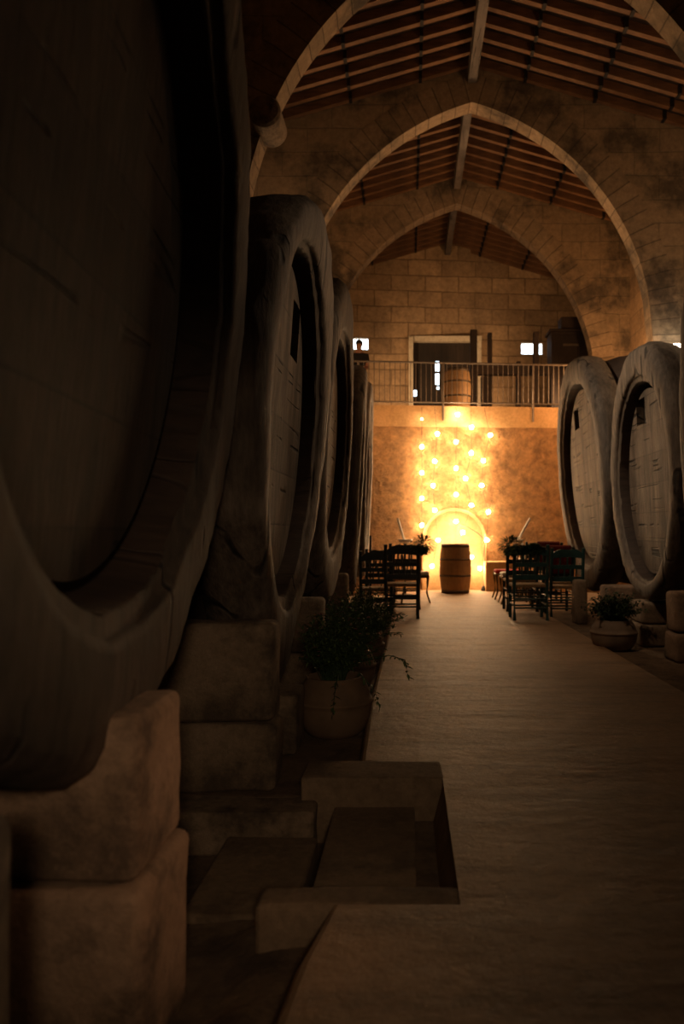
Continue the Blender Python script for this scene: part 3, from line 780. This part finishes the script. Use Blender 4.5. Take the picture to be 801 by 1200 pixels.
def garland(c, rad, seed, label, mat='leaf'):
    rr = random.Random(seed); bm = bmesh.new(); c = Vector(c)
    for i in range(420):
        d = Vector((rr.gauss(0, 1), rr.gauss(0, 1), rr.gauss(0, 1))).normalized(); q = rr.random()**.4
        leaf(bm, c+Vector((d.x*rad[0]*q, d.y*rad[1]*q, d.z*rad[2]*q)), d+Vector((0, 0, -.3)), Vector((0, 0, 1)), .05, .028)
    o = link('greenery_garland', bm, M[mat], recalc=False); return tag(o, label, 'garland')
garland((.19, 10.1, .99), (.15, .10, .12), 1, 'green leafy garland on the aisle-side corner of the nearest left chair')
garland((1.34, 9.98, .98), (.17, .10, .11), 2, 'green leafy garland on the aisle-side corner of the nearest right teal chair')
garland((1.62, 10.02, .93), (.15, .05, .05), 3, 'strand of leaves along the top of the nearest right teal chair back', 'leaf2')

# tall dark stands with a white dish and a leaning white rod
def stand(x, y, lean, label):
    e = empty('flower_stand', (x, y, 0), label, 'stand')
    bm = bmesh.new(); lathe(bm, [(.14, 0), (.14, .015), (.02, .03), (.014, .9), (.05, .95)], (x, y, 0), 20); link('pole', bm, M['iron'], e)
    bm = bmesh.new(); lathe(bm, [(.05, .95), (.11, .98), (.14, 1.03), (.13, 1.03), (.04, .975)], (x, y, 0), 24); link('dish', bm, M['white'], e, smooth=True)
    bm = bmesh.new(); tube(bm, [(x+lean*.05, y, .985), (x+lean*.9, y, 1.42)], .022, 8); link('rod', bm, M['white'], e)
    return e
stand(-.055, 14.2, -.16, 'white dish with a leaning white rod, rising behind the left chairs')
stand(2.00, 14.2, .28, 'white dish with a slanting white rod, rising behind the right chairs')
for (px, yb, h, lab) in ((434, 13.6, 1.20, 'thick black rod standing behind the left chairs'), (427.5, 15.05, 1.4, 'thin dark rod next to the last left cask')):
    X = (px-478)*yb/900
    bm = bmesh.new(); tube(bm, [(0, 0, 0), (0, 0, h)], .02 if px > 430 else .01, 8); tube(bm, [(0, 0, 0), (0, 0, .02)], .1, 16)
    o = link('iron_rod', bm, M['iron']); o.location = (X, yb, -.1); tag(o, lab, 'rod')

# ------------------------------------------------------------------ string lights
bulbs = {494: [491, 523.6, 554, 584, 615.5], 509: [508.6, 540.6, 569, 598, 633, 663.4], 534: [486, 518, 549, 579.6, 611, 640], 552: [501, 531, 561, 592, 624, 653], 568: [510, 540, 569, 600, 633, 666]}
jit = {(494, 491): 0, (509, 508.6): 3, (509, 569): -2, (509, 633): 4, (509, 663.4): -3, (534, 486): 2, (552, 561): -7, (552, 624): -10, (568, 510): 6, (568, 569): -4, (568, 600): 4, (568, 540): -2, (568, 666): -6, (568, 633): 2}
names = {494: 'leftmost', 509: 'second from left', 534: 'middle', 552: 'second from right', 568: 'rightmost'}
first = {}
for px, ys in bulbs.items():
    X0 = (px-478)*15.4/900; yy = yw(X0)-.125
    e = empty('string_light', (X0, yy, ZL-.05), 'string of round warm bulbs on the glowing wall, %s of the five strands' % names[px], 'string light', 'bulb strands down the lit wall')
    pts = [(X0, yy+.115, ZL-.03)]
    for y in ys:
        p = at(px+jit.get((px, y), 0), y, yy); pts.append((p.x, yy+.018, p.z))
    bm = bmesh.new()
    pts2 = []
    for a, b_ in zip(pts, pts[1:]):
        for k in range(4):
            t = k/4; pts2.append(tuple(a[i]*(1-t)+b_[i]*t for i in range(3)))
    pts2.append(pts[-1]); tube(bm, pts2, .004, 5); link('cable', bm, M['cable'], e)
    for i, y in enumerate(ys):
        p = at(px+jit.get((px, y), 0), y, yy)
        r = .037 if not (px == 494 and i == 0) else .014
        bm = bmesh.new(); bmesh.ops.create_icosphere(bm, subdivisions=2, radius=r)
        bmesh.ops.translate(bm, verts=bm.verts, vec=(p.x, yy-.02, p.z)); link('bulb', bm, M['bulb'], e, smooth=True)
# loose cable crossing the niche to the lower right
bm = bmesh.new(); yc = yw(1.4)-.06
pp = [at(px, py, yc) for px, py in ((528, 607), (545, 616), (560, 625), (568, 633), (567, 650), (568, 668), (566, 686), (567, 690))]
tube(bm, pp, .009, 5); o = link('power_cable', bm, M['cable']); tag(o, 'dark power cable slanting across the niche and down to the floor right of the barrel', 'cable')
bm = bmesh.new(); pz = at(566.5, 690, 15.2)
lathe(bm, [(.05, 0), (.055, .03), (.04, .07), (.02, .10)], (pz.x, pz.y, 0), 16); o = link('cable_plug', bm, M['iron']); tag(o, 'small black plug lying on the floor right of the barrel', 'plug')

# ------------------------------------------------------------------ loft furniture
def press():
    e = empty('wooden_press', (2.4, 17.9, ZL), 'dark timber press frame with tall uprights and a crossbeam in the loft', 'wooden frame')
    D = 17.9
    def up(px, py, w=.16, y=0):
        X = (px-478)*D/900; zt = 1.14+(625-py)*D/900
        link('upright', box(X-w/2, X+w/2, D-.08+y, D+.08+y, ZL, zt, bev=.012), M['dark_wood'], e)
    up(554.5, 387); up(605+2, 424, .1); up(574.5, 388, .10, .2); up(568, 440, .16, .18)
    up(626, 392, .12, -.2)
    X0 = (556-478)*D/900; X1 = (646-478)*D/900
    link('crossbeam', box(X0, X1, D-.10, D+.10, 4.82, 5.06, bev=.015), M['dark_wood'], e)
    link('crossbeam', box(X0+.1, X1+.1, D-.06, D+.1, ZL+.02, ZL+.10, bev=.01), M['dark_wood'], e)
    return e
press()
e = empty('wooden_cupboard', (4.15, 19.1, ZL), 'large dark wooden cupboard in the loft beside the arch', 'cupboard')
x0, x1 = (644-478)*19/900, (705-478)*19/900; zt = 1.14+(625-391)*19/900
link('body', box(x0, x1, 18.8, 19.4, ZL, zt, bev=.01), M['dark_wood'], e)
link('cornice', box(x0-.05, x1+.05, 18.75, 19.42, zt-.0, zt+.06, bev=.01), M['dark_wood'], e)
for a, b_ in ((x0+.06, (x0+x1)/2-.01), ((x0+x1)/2+.01, x1-.06)):
    d = link('door', box(a, b_, 18.77, 18.8, ZL+.1, zt-.1, bev=.006), M['dark_wood'], e)
link('handle', box(x0+.28, x0+.66, 18.74, 18.77, zt-.36, zt-.31), M['rail'], e)['label'] = 'pale slot handle'
bm = box((656-478)*19/900, (696-478)*19/900, 18.85, 19.3, zt+.06, zt+.06+.32, bev=.01)
o = link('wooden_crate', bm, M['dark_wood']); tag(o, 'dark wooden crate standing on top of the loft cupboard', 'crate')

# person in the loft: one skinned body, clothes and hair as children
def skinned(name, verts, edges, radii, mat, parent, lvl=2):
    me = bpy.data.meshes.new(name); me.from_pydata(verts, edges, [])
    o = bpy.data.objects.new(name, me); C.objects.link(o); o.parent = parent
    md = o.modifiers.new('skin', 'SKIN'); me.skin_vertices[0].data[0].use_root = True
    for i, r in enumerate(radii): me.skin_vertices[0].data[i].radius = (r if isinstance(r, tuple) else (r, r))
    for i in range(1, len(radii)): me.skin_vertices[0].data[i].use_root = False
    md2 = o.modifiers.new('sub', 'SUBSURF'); md2.levels = md2.render_levels = lvl
    me.materials.append(mat); return o
pe = bpy.data.objects.new('person', None); C.objects.link(pe); pe.location = ((420.5-478)*17.2/900, 17.2, ZL+.01)
tag(pe, 'person in a black shirt standing in the loft before the left bright window', 'person')
V = [(0, 0, .95), (0, 0, 1.15), (0, .0, 1.38), (0, .01, 1.50), (0, -.01, 1.58), (0, -.01, 1.68),
     (.17, 0, 1.40), (.20, .03, 1.14), (.10, -.22, 1.08), (.05, -.29, 1.10),
     (-.17, 0, 1.40), (-.20, .03, 1.14), (-.12, -.20, 1.06), (-.06, -.27, 1.08),
     (.09, 0, .88), (.10, -.01, .48), (.10, .02, .09), (.10, -.12, .04),
     (-.09, 0, .88), (-.10, -.01, .48), (-.10, .02, .09), (-.10, -.12, .04)]
E_ = [(0, 1), (1, 2), (2, 3), (3, 4), (4, 5), (2, 6), (6, 7), (7, 8), (8, 9), (2, 10), (10, 11), (11, 12), (12, 13), (0, 14), (14, 15), (15, 16), (16, 17), (0, 18), (18, 19), (19, 20), (20, 21)]
Rr = [(.14, .1), (.13, .09), (.15, .10), .05, (.07, .085), (.07, .085), .05, .04, .03, .028, .05, .04, .03, .028, .085, .058, .04, .035, .085, .058, .04, .035]
skinned('body', V, E_, Rr, M['skin'], pe)
skinned('shirt', [V[0], V[1], V[2], (.17, 0, 1.40), (.19, .02, 1.22), (-.17, 0, 1.40), (-.19, .02, 1.22), (0, .005, 1.46)], [(0, 1), (1, 2), (2, 3), (3, 4), (2, 5), (5, 6), (2, 7)], [(.155, .115), (.145, .105), (.165, .115), .063, .055, .063, .055, .06], M['shirt'], pe)
skinned('trousers', [(0, 0, .95), (.09, 0, .87), (.10, -.01, .48), (.10, .02, .1), (-.09, 0, .87), (-.10, -.01, .48), (-.10, .02, .1)], [(0, 1), (1, 2), (2, 3), (0, 4), (4, 5), (5, 6)], [(.15, .11), .1, .07, .06, .1, .07, .06], M['trousers'], pe)
bm = bmesh.new(); bmesh.ops.create_icosphere(bm, subdivisions=3, radius=1)
for v in bm.verts: v.co = Vector((v.co.x*.083, v.co.y*.10+.01, v.co.z*.095+1.67)) if v.co.z > -.2 or v.co.y > .2 else Vector((v.co.x*.07, v.co.y*.07, v.co.z*.05+1.68))
me = bpy.data.meshes.new('hair'); bm.to_mesh(me); bm.free(); me.materials.append(M['hair']); o = bpy.data.objects.new('hair', me); C.objects.link(o); o.parent = pe
for s in (-1, 1):
    for k in range(5):
        bm = bmesh.new(); x = s*(.055 if s > 0 else .06)
        base = Vector((s*.055, -.30, 1.10)); dx = (k-2)*.014
        L = (.035, .06, .07, .065, .05)[k] if k else .045
        tube(bm, [base+Vector((dx, 0, 0)), base+Vector((dx*1.1, -L*.6, -.005)), base+Vector((dx*1.1, -L*.8, -.03))], .008, 6, taper=.006)
        me = bpy.data.meshes.new('finger'); bm.to_mesh(me); bm.free(); me.materials.append(M['skin']); o = bpy.data.objects.new('finger', me); C.objects.link(o); o.parent = pe

# wall lamp on the right wall, behind the right casks
lp = at(787, 409, 12.6)
e = empty('wall_lamp', (lp.x+.2, lp.y, lp.z), 'bright white lamp glowing above the round right cask', 'lamp')
bm = bmesh.new(); bx(bm, lp.x+.0, lp.x+.3, lp.y-.10, lp.y+.10, lp.z-.26, lp.z+.07, .02); link('shade', bm, M['lamp'], e)
bm = bmesh.new(); tube(bm, [(lp.x+.25, lp.y, lp.z), (XR, lp.y, lp.z+.05)], .02, 8); link('arm', bm, M['iron'], e)

# ------------------------------------------------------------------ lights
def light(kind, name, loc, energy, col, size=.2, rot=None, spot=None, blend=.5, target=None):
    l = bpy.data.lights.new(name, kind); l.energy = energy; l.color = col
    if kind == 'AREA': l.size = size
    else: l.shadow_soft_size = size
    if kind == 'SPOT': l.spot_size = math.radians(spot); l.spot_blend = blend
    o = bpy.data.objects.new(name, l); C.objects.link(o); o.location = loc
    if target is not None: o.rotation_euler = (Vector(target)-Vector(loc)).to_track_quat('-Z', 'Y').to_euler()
    return o
WARM = (1, .58, .28); AMB = (1, .67, .41)
# lamps standing in the loft, aimed at its end wall
light('SPOT', 'loft_lamp', (-1.7, 17.7, 4.1), 380, WARM, .15, spot=105, blend=1, target=(1.4, 21, 4.3))
light('SPOT', 'loft_lamp', (3.9, 17.7, 4.1), 240, WARM, .15, spot=105, blend=1, target=(1.0, 21, 4.5))
light('POINT', 'loft_uplight', (1.9, 15.9, 4.0), 22, WARM, .1)
# lamps on the side walls behind the casks
light('POINT', 'right_wall_light', (3.9, 14.9, 4.3), 150, (1, .5, .2), .12)
light('POINT', 'right_wall_light', (4.45, 9.7, 4.5), 80, (1, .62, .33), .08)
light('POINT', 'left_wall_light', (-2.3, 14.6, 4.3), 60, (1, .55, .25), .12)
light('POINT', 'left_wall_light', (-2.3, 11.9, 4.6), 45, (1, .66, .38), .12)
light('SPOT', 'cask_spot', (-1.6, 8.6, 5.6), 600, (1, .74, .5), .08, spot=50, blend=.9, target=(2.6, 8.9, 2.9))
light('SPOT', 'left_cask_fill', (4.3, 6.6, 5.2), 220, (1, .68, .42), .08, spot=40, blend=.9, target=(-.6, 5.0, 1.9))  # unseen fill added to lift the left cask faces
light('SPOT', 'cask_spot', (-2.1, 12.4, 4.4), 170, (1, .5, .22), .08, spot=34, blend=.8, target=(2.6, 11.3, 1.7))
# unseen fill lights, added to lift near stones, pots and the lit wall
light('SPOT', 'front_fill_spot', (.3, -1.2, 1.7), 90, AMB, .15, spot=42, blend=1, target=(-.80, 3.7, .3))  # added from the camera side to brighten the pale block fronts
light('SPOT', 'stone_fill_spot', (2.3, 1.6, 1.2), 66, (1, .52, .27), .15, spot=25, blend=1, target=(-.65, 2.15, .38))  # added without a fixture, warms the sides of the near blocks
light('SPOT', 'pot_fill_spot', (.2, 5.2, 4.6), 115, (1, .64, .38), .1, spot=56, blend=1, target=(2.4, 8.4, .3))  # added to brighten the right blocks, pot and chairs
light('SPOT', 'wall_fill_flood', (4.6, 10.5, 4.7), 700, (1, .48, .18), .08, spot=60, blend=.8, target=(1.9, 15.5, 1.9))  # unseen flood added to brighten the outer lit wall
light('SPOT', 'wall_fill_flood', (-2.5, 12.0, 5.0), 380, (1, .48, .18), .08, spot=65, blend=.8, target=(.4, 15.5, 1.9))  # added counterpart brightening the left part of the wall
light('AREA', 'front_fill_area', (1.0, -2.0, 3.2), .8, AMB, .8, target=(.4, 4, .2))  # faint overall fill added behind the camera

w = bpy.data.worlds.new('world'); sc.world = w; w.use_nodes = True
w.node_tree.nodes['Background'].inputs[0].default_value = (.5, .6, .8, 1); w.node_tree.nodes['Background'].inputs[1].default_value = .5

# ------------------------------------------------------------------ camera
cam = bpy.data.cameras.new('camera'); co = bpy.data.objects.new('camera', cam); C.objects.link(co)
co.location = (0, 0, 1.14); co.rotation_euler = (PI/2, 0, 0)
cam.sensor_fit = 'VERTICAL'; cam.sensor_height = 36; cam.sensor_width = 24.03; cam.lens = 27
cam.shift_x = (400.5-478)/1200; cam.shift_y = (625-600)/1200
cam.clip_start = .05
cam.dof.use_dof = True; cam.dof.focus_distance = 5.2; cam.dof.aperture_fstop = 2.0
sc.camera = co
sc.view_settings.view_transform = 'Standard'; sc.view_settings.look = 'None'; sc.view_settings.gamma = 1; sc.view_settings.exposure = 0
sc.view_settings.use_curve_mapping = False
sc.cycles.use_denoising = True; sc.cycles.max_bounces = 8; sc.cycles.sample_clamp_indirect = 6
sc.cycles.use_adaptive_sampling = False
